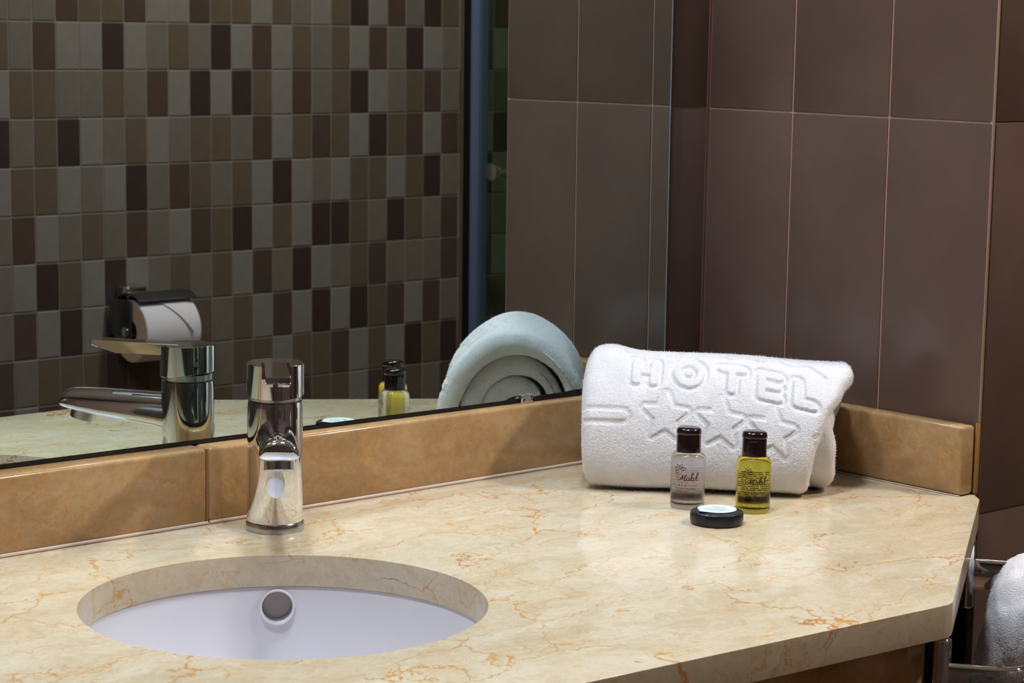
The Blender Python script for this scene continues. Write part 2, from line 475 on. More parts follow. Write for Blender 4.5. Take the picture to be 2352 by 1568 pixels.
wedge('sealant', -0.0212, -0.0196, -0.3505, -0.0232, s3, h=0.0012)
box('joint_filler', JX - 0.0009, JX + 0.0009, -0.0188, YB - 0.004, ZC + 0.001, ZC + HB - 0.0012, 'grout_ochre', s1)

# cabinet below: marble apron, dark body, black return panel
cab = empty('vanity_cabinet', (-1.2, -0.3, 0), 0, 'dark vanity cabinet with a marble apron under the counter edge', 'cabinet')
dirf = (Vector(P_FRONT) - Vector((XE, P_FRONT[1] + slope * (XE - P_FRONT[0])))).normalized()
nrm = Vector((dirf.y, -dirf.x))
def slab_along(name, a, b, off, thick, z0, z1, mat, parent, bev=0.001):
    a = Vector(a); b = Vector(b); d = (b - a).normalized(); n = Vector((d.y, -d.x))     # n points to the room side
    q = [a - n * off, b - n * off, b - n * (off + thick), a - n * (off + thick)]
    bm = bmesh.new(); lo = [bm.verts.new((p.x, p.y, z0)) for p in q]; hi = [bm.verts.new((p.x, p.y, z1)) for p in q]
    bm.faces.new(lo); bm.faces.new(hi)
    for i in range(4): bm.faces.new((lo[i], lo[(i + 1) % 4], hi[(i + 1) % 4], hi[i]))
    if bev: bmesh.ops.bevel(bm, geom=bm.edges[:], offset=bev, segments=2, profile=0.5, affect='EDGES')
    o = bm_obj(name, bm, mat, None, 40); o.parent = parent; o.matrix_parent_inverse = Matrix.Translation(-Vector(parent.location)); return o
fl = (XE, P_FRONT[1] + slope * (XE - P_FRONT[0])); fr_ = (P_FRONT[0] - 0.006, P_FRONT[1] - slope * 0.006)
slab_along('apron', fl, fr_, 0.022, 0.02, ZC - TH - 0.16, ZC - TH - 0.0005, 'marble_tan_shaded', cab)
slab_along('door_panel', fl, fr_, 0.030, 0.018, 0.10, ZC - TH - 0.163, 'black_tile', cab)
ch0 = Vector(P_FRONT); ch1 = Vector(P_END); 
slab_along('side_panel', ch0 + (ch1 - ch0) * 0.075, ch0 + (ch1 - ch0) * 0.93, 0.032, 0.018, 0.10, ZC - TH - 0.0005, 'black_tile', cab)
pn = box('return_panel', -0.0062, 0.0040, YR - 0.0008, -0.03, 0.0, ZC - TH - 0.0005, 'black_tile'); pn.parent = cab; pn.matrix_parent_inverse = Matrix.Translation(-Vector(cab.location))

# ------------------------------------------------------------------ basin
basin = empty('sink_basin', (BASIN[0], BASIN[1], ZC - TH - 0.15), 0, 'round white ceramic undermount basin set in the marble counter', 'sink')
zr = 0.15 - 0.0008     # rim height above the empty
prof_in = [(0.172, 0.0), (0.1535, 0.0), (0.1525, -0.002), (0.152, -0.012), (0.150, -0.034), (0.1445, -0.062), (0.132, -0.090), (0.108, -0.112), (0.075, -0.126), (0.040, -0.132), (0.022, -0.134)]
prof_out = [(0.022, -0.146), (0.060, -0.143), (0.115, -0.124), (0.145, -0.095), (0.158, -0.062), (0.162, -0.014), (0.172, -0.012)]
sm = [tuple(p) for p in catmull(prof_in[2:], 4)]
prof = prof_in[:2] + sm + prof_out
bowl = lathe_obj('bowl', [(r, h + zr) for r, h in prof], 'ceramic', basin, seg=96, smooth=50, close=True)
# overflow hole in the wall on the faucet side
ov_a = math.radians(55.8)
ovr, ovz = 0.1487, zr - 0.0160
def oriented(profile, mat, name, parent, loc, axis, seg=40):
    o = lathe_obj(name, profile, mat, parent, seg=seg)
    o.rotation_mode = 'QUATERNION'; o.rotation_quaternion = Vector((0, 0, 1)).rotation_difference(Vector(axis).normalized()); o.location = loc; return o
axis_in = Vector((-math.cos(ov_a), -math.sin(ov_a), 0.10))
locv = Vector((0.1507 * math.cos(ov_a), 0.1507 * math.sin(ov_a), ovz))
cutter = oriented([(0.0, -0.02), (0.0122, -0.02), (0.0122, 0.02), (0.0, 0.02)], 'ceramic', 'cutter', None, Vector(basin.location) + locv, axis_in)
cut(bowl, cutter)
oriented([(0.0122, -0.004), (0.0142, -0.001), (0.0146, 0.0012), (0.0138, 0.0022), (0.0126, 0.0016), (0.0120, -0.001), (0.0118, -0.010), (0.0112, -0.010), (0.0114, -0.004)], 'ceramic', 'overflow_ring', basin, locv, axis_in)
oriented([(0.0, -0.0095), (0.0119, -0.0095), (0.0119, -0.0105), (0.0, -0.0105)], 'overflow_metal', 'overflow_grid', basin, locv, axis_in)
lathe_obj('drain', [(0.0, 0.019), (0.010, 0.020), (0.018, 0.0185), (0.030, 0.0180), (0.032, 0.0165), (0.030, 0.0155), (0.021, 0.014), (0.021, 0.0), (0.0, 0.0)], 'chrome', basin, seg=40)

# ------------------------------------------------------------------ faucet (local +X = the way the spout points)
FX, FY = -0.5979, -0.0688
FR = 0.0237
tap = empty('faucet', (FX, FY, ZC), math.atan2(-0.824, -0.567), 'chrome single-lever basin faucet standing on the marble counter', 'faucet')
lathe_obj('base_ring', [(0.0, 0.0002), (0.0246, 0.0002), (0.0248, 0.001), (0.0248, 0.0065), (0.0243, 0.0073), (0.0, 0.0073)], 'chrome_dull', tap, 64)
lathe_obj('body', [(0.0, 0.0073), (0.0232, 0.0073), (0.0238, 0.0085), (0.0236, 0.05), (0.0233, 0.106), (0.0228, 0.1105), (0.0, 0.1105)], 'chrome', tap, 96)
lathe_obj('collar', [(0.0, 0.1105), (0.0205, 0.1105), (0.0222, 0.112), (0.0222, 0.117), (0.0, 0.117)], 'chrome_dull', tap, 64)
def faucet_head():
    bm = bmesh.new(); seg = 96; R_ = 0.0242
    rows = []
    for zf, rr in ((0.0, R_ - 0.0008), (0.02, R_), (0.975, R_), (1.0, R_ - 0.0006)):
        ring = []
        for k in range(seg):
            a = 2 * PI * k / seg; x, y = rr * math.cos(a), rr * math.sin(a)
            zb = 0.1135 + 0.0028 * (1 - (x / R_)) ; zt = 0.1430
            ring.append(bm.verts.new((x, y, zb + (zt - zb) * zf)))
        rows.append(ring)
    for A, B in zip(rows, rows[1:]):
        for k in range(seg): bm.faces.new((A[k], A[(k + 1) % seg], B[(k + 1) % seg], B[k]))
    bm.faces.new(rows[0][::-1]); bm.faces.new(rows[-1])
    return bm_obj('head', bm, 'chrome', None, 35)
head = faucet_head()
c_ = box('cutter', 0.004, 0.04, -0.0118, 0.0118, 0.1318, 0.16, 'chrome')
cut(head, c_); head.parent = tap
def lever():
    bm = bmesh.new(); secs = []
    #      x      half width  top     bottom
    for x, hw, zt, zb in ((-0.001, 0.0098, 0.1430, 0.1325), (0.0235, 0.0098, 0.1431, 0.1325), (0.066, 0.0101, 0.1436, 0.1325), (0.0885, 0.0102, 0.1439, 0.1388), (0.0895, 0.0099, 0.1436, 0.1396)):
        e = 0.0006; pts = [(-hw, zb + e), (-hw + e, zb), (hw - e, zb), (hw, zb + e), (hw, zt - e), (hw - e, zt), (-hw + e, zt), (-hw, zt - e)]
        secs.append([bm.verts.new((x, y, z)) for y, z in pts])
    for A, B in zip(secs, secs[1:]):
        for k in range(8): bm.faces.new((A[k], A[(k + 1) % 8], B[(k + 1) % 8], B[k]))
    bm.faces.new(secs[0]); bm.faces.new(secs[-1][::-1])
    return bm_obj('lever', bm, 'chrome', tap, 4)
lever()
def spout():
    bm = bmesh.new(); secs = []; n = 40
    for x, hw, zt, zb in ((0.012, 0.0172, 0.0985, 0.0665), (0.022, 0.0172, 0.0985, 0.0672), (0.026, 0.0171, 0.0986, 0.0685), (0.05, 0.0169, 0.0990, 0.0712), (0.08, 0.0168, 0.0994, 0.0742), (0.100, 0.0166, 0.0993, 0.0775), (0.111, 0.0165, 0.0988, 0.0798), (0.1160, 0.0163, 0.0972, 0.0812), (0.1182, 0.0157, 0.0950, 0.0822), (0.1190, 0.0147, 0.0928, 0.0832)):
        ring = []
        hb = zb + (zt - zb) * 0.22
        for k in range(n):
            a = 2 * PI * k / n; cs, sn = math.cos(a), math.sin(a)
            y = hw * math.copysign(abs(cs) ** 0.85, cs)
            z = hb + (zt - hb) * sn if sn >= 0 else hb + (hb - zb) * max(sn * 1.15, -1)
            ring.append(bm.verts.new((x, y, z)))
        secs.append(ring)
    for A, B in zip(secs, secs[1:]):
        for k in range(n): bm.faces.new((A[k], A[(k + 1) % n], B[(k + 1) % n], B[k]))
    bm.faces.new(secs[0]); bm.faces.new(secs[-1][::-1])
    return bm_obj('spout', bm, 'chrome', tap, 50)
spout()
ae = lathe_obj('aerator', [(0.0, 0.0), (0.0105, 0.0), (0.0118, 0.001), (0.0118, 0.011), (0.0, 0.011)], 'chrome_dull', tap, 40)
ae.location = (0.103, 0, 0.0702); ae.rotation_euler = (0, math.radians(-14), 0)

# ------------------------------------------------------------------ mirror
MY = math.tan(math.radians(-1.3079)); MT = math.tan(math.radians(-0.2415))
mr = empty('wall_mirror', (0, -0.0148, ZC + 0.067), 0, 'large frameless wall mirror above the marble backsplash', 'mirror')
mr.rotation_euler = (math.radians(-0.2415), 0, math.radians(-1.3079))
MX0, MX1, MZ = -1.30, -0.0682, 1.06
bmm = bmesh.new()
vs = [bmm.verts.new(p) for p in ((MX0, 0, 0.0032), (MX1 - 0.0012, 0, 0.0032), (MX1 - 0.0012, 0, MZ), (MX0, 0, MZ))]
bmm.faces.new(vs)
vs2 = [bmm.verts.new((v.co.x, 0.0008, v.co.z)) for v in vs]
bmm.faces.new(vs2[::-1])
for i in range(4): bmm.faces.new((vs[i], vs2[i], vs2[(i + 1) % 4], vs[(i + 1) % 4]))
bm_obj('silvered_glass', bmm, 'mirror_silver', mr)
box('glass_edge', MX1 - 0.0011, MX1 + 0.0001, -0.0002, 0.0012, 0.0032, MZ, 'glass_edge', mr)
box('backing_edge', MX1 - 0.0022, MX1 + 0.0001, 0.0014, 0.0034, 0.0, MZ, 'mirror_black', mr)
box('backing_lip', MX1 - 0.0022, MX1 + 0.0003, 0.0036, 0.0046, 0.0, MZ, 'glass_edge', mr)
# desilvered lower edge, ragged on top; its black also paints the gap shadow
V, F = [], []; n = 420
for i in range(n + 1):
    x = MX0 + (MX1 - MX0) * i / n
    grow = 0.0032 + 0.0022 * max(0.0, min(1.0, (x + 0.30) / 0.10))
    h = grow - 0.0004 + 0.0005 * math.sin(i * 0.31) * math.sin(i * 0.113) + random.uniform(-0.00015, 0.0003)
    V += [(x, -0.0003, -0.0004), (x, -0.0003, h), (x, 0.0004, h), (x, 0.0004, -0.0004)]
for i in range(n):
    a, b = 4 * i, 4 * i + 4
    F += [(a, b, b + 1, a + 1), (a + 1, b + 1, b + 2, a + 2), (a + 3, a, b, b + 3)]
mesh_obj('black_edge_shade', V, F, 'mirror_black', mr)
cl = bm_obj('mirror_clip', box_bm(-0.2640, -0.2490, -0.0035, -0.0004, -0.0012, 0.0075, bev=0.0028, seg=4), 'chrome', mr, 40)

# ------------------------------------------------------------------ rolled towel on the counter
def sd_seg(U, Vv, a, b):
    ax, ay = a; bx, by = b; dx, dy = bx - ax, by - ay; L2 = dx * dx + dy * dy + 1e-12
    t = np.clip(((U - ax) * dx + (Vv - ay) * dy) / L2, 0, 1)
    return np.hypot(U - ax - t * dx, Vv - ay - t * dy)
def sd_poly(U, Vv, P):
    d = np.full(U.shape, 1e9); inside = np.zeros(U.shape, bool); n = len(P)
    for i in range(n):
        a, b = P[i], P[(i + 1) % n]; d = np.minimum(d, sd_seg(U, Vv, a, b))
        c1 = (a[1] > Vv) != (b[1] > Vv)
        with np.errstate(divide='ignore', invalid='ignore'):
            xi = a[0] + (Vv - a[1]) * (b[0] - a[0]) / ((b[1] - a[1]) if b[1] != a[1] else 1e-9)
        inside ^= c1 & (U < xi)
    return np.where(inside, -d, d)
def sstep(x): x = np.clip(x, 0, 1); return x * x * (3 - 2 * x)
def fbm(X, Y, Z, freqs, seed):
    r = np.random.default_rng(seed); out = np.zeros_like(X)
    for f_, amp in freqs:
        for _ in range(5):
            k = r.normal(size=3); k = k / np.linalg.norm(k) * f_ * r.uniform(0.6, 1.4); out += amp / 2.2 * np.sin(k[0] * X + k[1] * Y + k[2] * Z + r.uniform(0, 6.28))
    return out

def emboss(U, Vv):
    """relief woven into the front of the towel; U along the roll, Vv up the front face (metres)"""
    A = U; dd = U - 0.05; B = Vv - (0.1040 - 0.02 * dd - 0.55 * dd * dd)      # lines of text sag to the right
    mm = 0.001; hw = 3.7 * mm; H = 25.5 * mm - 3.7 * mm
    B = B - 1.5 * mm
    d = np.full(U.shape, 1.0)
    def st(a, b):
        nonlocal d
        d = np.minimum(d, sd_seg(A, B, a, b) - hw)
    def L(x0, segs, Wd):
        for (xa, ya), (xb, yb) in segs: st((x0 + xa * Wd, ya * H), (x0 + xb * Wd, yb * H))
    W_ = 16 * mm
    L(46.5 * mm, [((0, 0), (0, 1)), ((1, 0), (1, 1)), ((0, .5), (1, .5))], 16.5 * mm)
    rr = np.hypot((A - 95.5 * mm) * 1.06, B - 13.2 * mm); d = np.minimum(d, np.abs(rr - 11.6 * mm) - hw)
    L(126 * mm, [((0, 1), (1, 1)), ((.48, 0), (.48, 1))], 19 * mm)
    L(163 * mm, [((0, 0), (0, 1)), ((0, 1), (1, 1)), ((0, .5), (.9, .5)), ((0, 0), (1, 0))], W_)
    L(196 * mm, [((0, 0), (0, 1)), ((0, 0), (1, 0))], 15 * mm)
    # stars and rules below, tail of the script above
    for cx_ in (76 * mm, 127 * mm, 175 * mm):
        P = []
        for k in range(10):
            r_ = 20.5 * mm if k % 2 == 0 else 9.0 * mm; a = PI / 2 + k * PI / 5
            P.append((cx_ + r_ * math.cos(a), -31 * mm + r_ * math.sin(a)))
        d = np.minimum(d, sd_poly(A, B, P) - 1.0 * mm)
    st((-60 * mm, -33 * mm), (37 * mm, -33 * mm)); st((218 * mm, -31 * mm), (280 * mm, -31 * mm))
    wav = [(20, 44), (36, 34), (60, 36), (88, 33), (104, 37), (120, 40), (134, 36), (146, 44), (160, 37), (176, 46), (190, 38), (206, 45), (220, 34)]
    wav = [(a * mm, b * mm) for a, b in wav]
    for a, b in zip(wav, wav[1:]): d = np.minimum(d, sd_seg(A, B, a, b) + 1.2 * mm)
    m = 3.6 * mm; e = 0.7 * mm; soft = np.where(B < -6 * mm, 0.48, 1.0)
    moat = sstep((d + e * 0.3) / e) * (1 - sstep((d - m) / (1.6 * e)))
    return -2.2 * mm * moat * soft + 0.5 * mm * (1 - sstep((d + e) / e))

def rolled_towel(name, center, thick, length, origin, ax, bx, relief=True, dens=0.0011, seed=3, hi_range=(0.0, 0.55), ends=None):
    """center: (s, z) centre line of the rolled cloth, outermost end first. ax: roll axis, bx: depth direction."""
    pts = np.array(catmull(center, 14))
    seg = np.hypot(*np.diff(pts, axis=0).T); arc = np.concatenate([[0], np.cumsum(seg)]); tot = arc[-1]
    # non-uniform samples: dense on the outer turn
    ts = []; t_ = 0.0
    while t_ < tot:
        ts.append(t_); t_ += dens if hi_range[0] * tot <= t_ <= hi_range[1] * tot else dens * 3.0
    ts.append(tot); ts = np.array(ts)
    cx_ = np.interp(ts, arc, pts[:, 0]); cz = np.interp(ts, arc, pts[:, 1])
    k = 5
    tx = np.gradient(cx_, ts); tz = np.gradient(cz, ts)
    ker = np.ones(k) / k; tx = np.convolve(np.pad(tx, k // 2, 'edge'), ker, 'valid'); tz = np.convolve(np.pad(tz, k // 2, 'edge'), ker, 'valid')
    nl = np.hypot(tx, tz); nx, nz = -tz / nl, tx / nl          # left normal (outwards when the path runs clockwise seen from +axis)
    us = np.linspace(0, 1, int(length / dens))
    U, T = np.meshgrid(us, ts, indexing='ij')
    LE = np.interp(T, *zip(*ends)) + fbm(T * 0, T, T * 0, [(70, 0.0022), (160, 0.0016)], seed + 2)
    U = U * LE
    CX, CZ, NX, NZ = [np.broadcast_to(a, U.shape) for a in (cx_, cz, nx, nz)]
    # rounded selvedges and the rolled ends
    e0 = np.minimum(U, LE - U); prof = np.sqrt(np.clip(1 - (1 - np.clip(e0 / 0.009, 0, 1)) ** 2, 0.02, 1))
    e1 = np.minimum(T, tot - T); prof2 = np.sqrt(np.clip(1 - (1 - np.clip(e1 / 0.008, 0, 1)) ** 2, 0.02, 1))
    half = thick / 2 * prof * prof2
    sides = []
    for sg in (1, -1):
        S_ = CX + sg * NX * half; Z_ = CZ + sg * NZ * half
        nz_ = fbm(U, S_, Z_, [(45, 0.0013), (110, 0.0007)], seed)
        if relief and sg == 1: nz_ = nz_ + emboss(U, T + 0.006) * sstep((e0) / 0.004)
        nz_ = nz_ + np.random.default_rng(seed + 5).normal(size=U.shape) * 0.00016
        sides.append((S_ + sg * NX * nz_, Z_ + sg * NZ * nz_))
    # ends drift in and out, whole roll sags a little along its length
    drift = fbm(T * 0, T, T * 0, [(40, 0.003), (110, 0.0018)], seed + 9) + 0.010 * sstep((T - 0.34) / 0.1)
    UU = U + drift * (1 - U / LE) * np.clip(1 - e0 / 0.05, 0, 1)
    puff = 0.006 * np.exp(-((U - 0.018) / 0.02) ** 2)
    out = []
    for S_, Z_ in sides:
        Z2 = Z_ + puff * sstep((Z_ - 0.09) / 0.03)
        Z2 = Z2 - 0.004 * sstep((U - length * 0.6) / (length * 0.4)) * sstep((Z_ - 0.06) / 0.04)
        Z2 = np.maximum(Z2, 0.0004)
        P = np.stack([origin[0] + ax[0] * UU + bx[0] * S_, origin[1] + ax[1] * UU + bx[1] * S_, origin[2] + Z2], -1)
        out.append(P)
    nu, nt = U.shape
    V = np.concatenate([out[0].reshape(-1, 3), out[1].reshape(-1, 3)])
    idx = np.arange(nu * nt).reshape(nu, nt); F = []
    q = np.stack([idx[:-1, :-1], idx[1:, :-1], idx[1:, 1:], idx[:-1, 1:]], -1).reshape(-1, 4); F.append(q)
    q2 = q[:, ::-1] + nu * nt; F.append(q2)
    o2 = nu * nt
    for row, flip in ((idx[0], 1), (idx[-1], 0)):
        s = np.stack([row[:-1], row[1:], row[1:] + o2, row[:-1] + o2], -1); F.append(s if flip else s[:, ::-1])
    for colm, flip in ((idx[:, 0], 0), (idx[:, -1], 1)):
        s = np.stack([colm[:-1], colm[1:], colm[1:] + o2, colm[:-1] + o2], -1); F.append(s if flip else s[:, ::-1])
    F = np.concatenate(F)
    me = bpy.data.meshes.new(name)
    me.vertices.add(len(V)); me.vertices.foreach_set('co', V.ravel().astype(np.float32))
    me.loops.add(F.size); me.loops.foreach_set('vertex_index', F.ravel().astype(np.int32))
    me.polygons.add(len(F)); me.polygons.foreach_set('loop_start', np.arange(0, F.size, 4, dtype=np.int32)); me.polygons.foreach_set('loop_total', np.full(len(F), 4, np.int32))
    me.update(calc_edges=True); me.validate()
    return finish(name, me, 'terry', None, 180)

TOWEL_C = [(0.026, 0.0110), (0.016, 0.0135), (0.0105, 0.026), (0.0110, 0.044), (0.0175, 0.066), (0.030, 0.087), (0.049, 0.1035), (0.073, 0.111), (0.098, 0.108),
           (0.120, 0.094), (0.134, 0.073), (0.1400, 0.050), (0.1390, 0.028), (0.128, 0.0125), (0.104, 0.0112), (0.074, 0.0112), (0.051, 0.0130), (0.0390, 0.025),
           (0.0335, 0.044), (0.0390, 0.063), (0.0520, 0.0800), (0.073, 0.0905), (0.095, 0.0880), (0.110, 0.077), (0.1185, 0.060), (0.1190, 0.042), (0.111, 0.0320), (0.095, 0.0305),
           (0.076, 0.0310), (0.061, 0.0370), (0.0550, 0.0500), (0.062, 0.0620), (0.078, 0.0690), (0.092, 0.0650), (0.0975, 0.0550), (0.089, 0.0500), (0.077, 0.0500)]
T_ENDS = [(0, 0.212), (0.03, 0.213), (0.06, 0.219), (0.10, 0.236), (0.13, 0.244), (0.16, 0.246), (0.20, 0.241), (0.24, 0.231), (0.31, 0.228), (0.37, 0.230), (0.45, 0.230), (0.8, 0.230)]
TA = (0.654, -0.757); TB = (0.757, 0.654); T_LEN = 0.245
T_ORG = (-0.283, -0.1165, ZC)
o = rolled_towel('rolled_towel', TOWEL_C, 0.0195, T_LEN, T_ORG, TA, TB, ends=T_ENDS, dens=0.0009)
tag(o, 'thick white terry towel rolled up on the counter, woven with HOTEL', 'towel', 'white terry towels')

def pile(o, count, length, seed, zmin):
    """short terry loops standing off the cloth, one joined part"""
    me = o.data; n = len(me.polygons)
    c = np.empty(n * 3, np.float32); me.polygons.foreach_get('center', c); c = c.reshape(-1, 3)
    nr = np.empty(n * 3, np.float32); me.polygons.foreach_get('normal', nr); nr = nr.reshape(-1, 3)
    ar = np.empty(n, np.float32); me.polygons.foreach_get('area', ar)
    ar = np.where((c[:, 2] > zmin) & (ar < 2e-5), ar, 0); r = np.random.default_rng(seed)
    k = r.choice(n, count, p=ar / ar.sum())
    p, nn = c[k], nr[k]
    p = p + r.normal(size=p.shape) * 0.0004
    t = r.normal(size=p.shape); t -= nn * (t * nn).sum(1, keepdims=True); t /= np.linalg.norm(t, axis=1, keepdims=True)
    b = np.cross(nn, t); L = length * r.uniform(0.5, 1.3, (count, 1)); w_ = 0.00022
    tip = p + nn * L + t * L * r.uniform(-0.7, 0.7, (count, 1)) + np.array([0, 0, -0.00025])
    base = p - nn * 0.0004
    V = np.stack([base + b * w_, base - b * w_, tip], 1).reshape(-1, 3).astype(np.float32)
    m = bpy.data.meshes.new('terry_pile'); m.vertices.add(len(V)); m.vertices.foreach_set('co', V.ravel())
    m.loops.add(len(V)); m.loops.foreach_set('vertex_index', np.arange(len(V), dtype=np.int32))
    m.polygons.add(count); m.polygons.foreach_set('loop_start', np.arange(0, len(V), 3, dtype=np.int32)); m.polygons.foreach_set('loop_total', np.full(count, 3, np.int32))
    m.update(calc_edges=True)
    q = finish('terry_pile', m, 'terry_fibre', o); q['kind'] = 'stuff'; return q
simple('terry_fibre', lin(232, 229, 232), 0.95)
pile(o, 70000, 0.0012, 31, ZC + 0.002)

# ------------------------------------------------------------------ print: text and strokes wrapped on a cylinder
def text_geo(s, size, bold=0.0, shear=0.0, spacing=1.0):
    cu = bpy.data.curves.new('t', 'FONT'); cu.body = s; cu.size = size; cu.align_x = 'CENTER'; cu.shear = shear; cu.offset = bold; cu.space_character = spacing
    cu.resolution_u = 3
    o = bpy.data.objects.new('t', cu); COL.objects.link(o)
    me = evaluated_mesh(o)
    V = [tuple(v.co) for v in me.vertices]; F = [tuple(p.vertices) for p in me.polygons]
    bpy.data.objects.remove(o); bpy.data.curves.remove(cu); bpy.data.meshes.remove(me)
    return V, F
def stroke_geo(P, wd, n=6, smooth=True):
    Q = catmull(P, n) if smooth and len(P) > 2 else [np.array(p, float) for p in P]
    V, F = [], []
    for i, p in enumerate(Q):
        t = Q[min(i + 1, len(Q) - 1)] - Q[max(i - 1, 0)]; l = np.hypot(*t) or 1; nrm_ = np.array([-t[1], t[0]]) / l
        u = i / max(1, len(Q) - 1); ww = wd * (0.45 + 0.55 * math.sin(PI * min(max(u, 0.03), 0.97)) ** 0.5) if smooth else wd
        a, b = p + nrm_ * ww / 2, p - nrm_ * ww / 2; V += [(a[0], a[1], 0), (b[0], b[1], 0)]
    for i in range(len(Q) - 1): F.append((2 * i, 2 * i + 1, 2 * i + 3, 2 * i + 2))
    return V, F
def star_geo(cx_, cy2, r):
    V = [(cx_, cy2, 0)] + [(cx_ + (r if k % 2 == 0 else r * .42) * math.sin(k * PI / 5), cy2 + (r if k % 2 == 0 else r * .42) * math.cos(k * PI / 5), 0) for k in range(10)]
    return V, [(0, 1 + (k + 1) % 10, 1 + k) for k in range(10)]
def place(geos):
    V, F = [], []
    for (v, f), (dx, dy) in geos:
        b = len(V); V += [(x + dx, y + dy, 0) for x, y, *_ in v]; F += [tuple(b + i for i in t) for t in f]
    return V, F
def subdiv_wrap(name, V, F, R_, ang0, z0, mat, parent):
    bm = bmesh.new(); vs = [bm.verts.new(v) for v in V]
    for f in F:
        try: bm.faces.new([vs[i] for i in f])
        except ValueError: pass
    bmesh.ops.triangulate(bm, faces=bm.faces[:])
    for _ in range(3):
        long_ = [e for e in bm.edges if abs(e.verts[0].co.x - e.verts[1].co.x) > 0.0016]
        if not long_: break
        bmesh.ops.subdivide_edges(bm, edges=long_, cuts=1); bmesh.ops.triangulate(bm, faces=bm.faces[:])
    for v in bm.verts:
        a = ang0 + v.co.x / R_; z = v.co.y
        v.co = Vector((R_ * math.cos(a), R_ * math.sin(a), z0 + z))
    return bm_obj(name, bm, mat, parent, recalc=False)

mm = 0.001
def script_malak(s):
    """the hotel's name in flowing script, drawn as strokes; x centred"""
    k = s
    S = []
    def st(P, w_): S.append((stroke_geo([(x * k, y * k) for x, y in P], w_ * k * 1.05), (0, 0)))
    # M with a looped entry
    st([(-1.28, 1.02), (-1.62, 1.18), (-2.05, 1.05), (-2.35, 0.62), (-2.30, 0.20), (-1.95, 0.02), (-1.62, 0.25), (-1.78, 0.58), (-2.1, 0.48)], .10)
    st([(-1.85, -0.02), (-1.55, 0.28), (-1.18, 0.86), (-1.02, 1.08)], .17)
    st([(-1.02, 1.08), (-1.22, 0.5), (-1.38, 0.02)], .15)
    st([(-1.38, 0.02), (-0.98, 0.55), (-0.58, 1.05), (-0.40, 1.16)], .12)
    st([(-0.42, 1.14), (-0.72, 0.6), (-0.88, 0.08), (-0.68, 0.0), (-0.5, 0.2)], .17)
    # a
    st([(0.12, 0.52), (-0.15, 0.60), (-0.42, 0.35), (-0.40, 0.04), (-0.18, 0.05), (0.08, 0.4)], .15)
    st([(0.16, 0.58), (-0.02, 0.12), (0.12, 0.0), (0.32, 0.22)], .16)
    # l
    st([(0.28, 0.12), (0.62, 0.75), (0.86, 1.32), (0.76, 1.42), (0.56, 1.0), (0.34, 0.2), (0.48, 0.0), (0.68, 0.2)], .15)
    # a
    st([(1.06, 0.52), (0.8, 0.60), (0.56, 0.35), (0.58, 0.04), (0.8, 0.05), (1.02, 0.4)], .15)
    st([(1.10, 0.58), (0.92, 0.12), (1.06, 0.0), (1.24, 0.22)], .16)
    # k
    st([(1.24, 0.18), (1.62, 0.9), (1.88, 1.44), (1.76, 1.45), (1.50, 0.9), (1.22, 0.0)], .15)
    st([(1.32, 0.30), (1.62, 0.60), (1.72, 0.52), (1.48, 0.34)], .12)
    st([(1.46, 0.32), (1.58, 0.02), (1.72, 0.0), (1.92, 0.22)], .15)
    return place(S)
def emblem(s):
    S = []
    def st(P, w_): S.append((stroke_geo([(x * s, y * s) for x, y in P], w_ * s * 1.15), (0, 0)))
    for k in range(5):   # open petals round a centre, only the upper left part of the ring
        a = math.radians(20 + 48 * k); c_, s_ = math.cos(a), math.sin(a)
        R2 = lambda x, y: (x * c_ - y * s_, x * s_ + y * c_)
        st([R2(0.15, 0.0), R2(0.55, 0.34), R2(1.05, 0.24), R2(1.25, 0.0), R2(1.05, -0.24), R2(0.55, -0.34), R2(0.15, 0.0)], .10)
        st([R2(0.62, 0.40), R2(0.85, 0.0), R2(0.62, -0.40)], .08)
        st([R2(1.2, 0.0), R2(1.5, 0.03)], .09)
    return place(S)

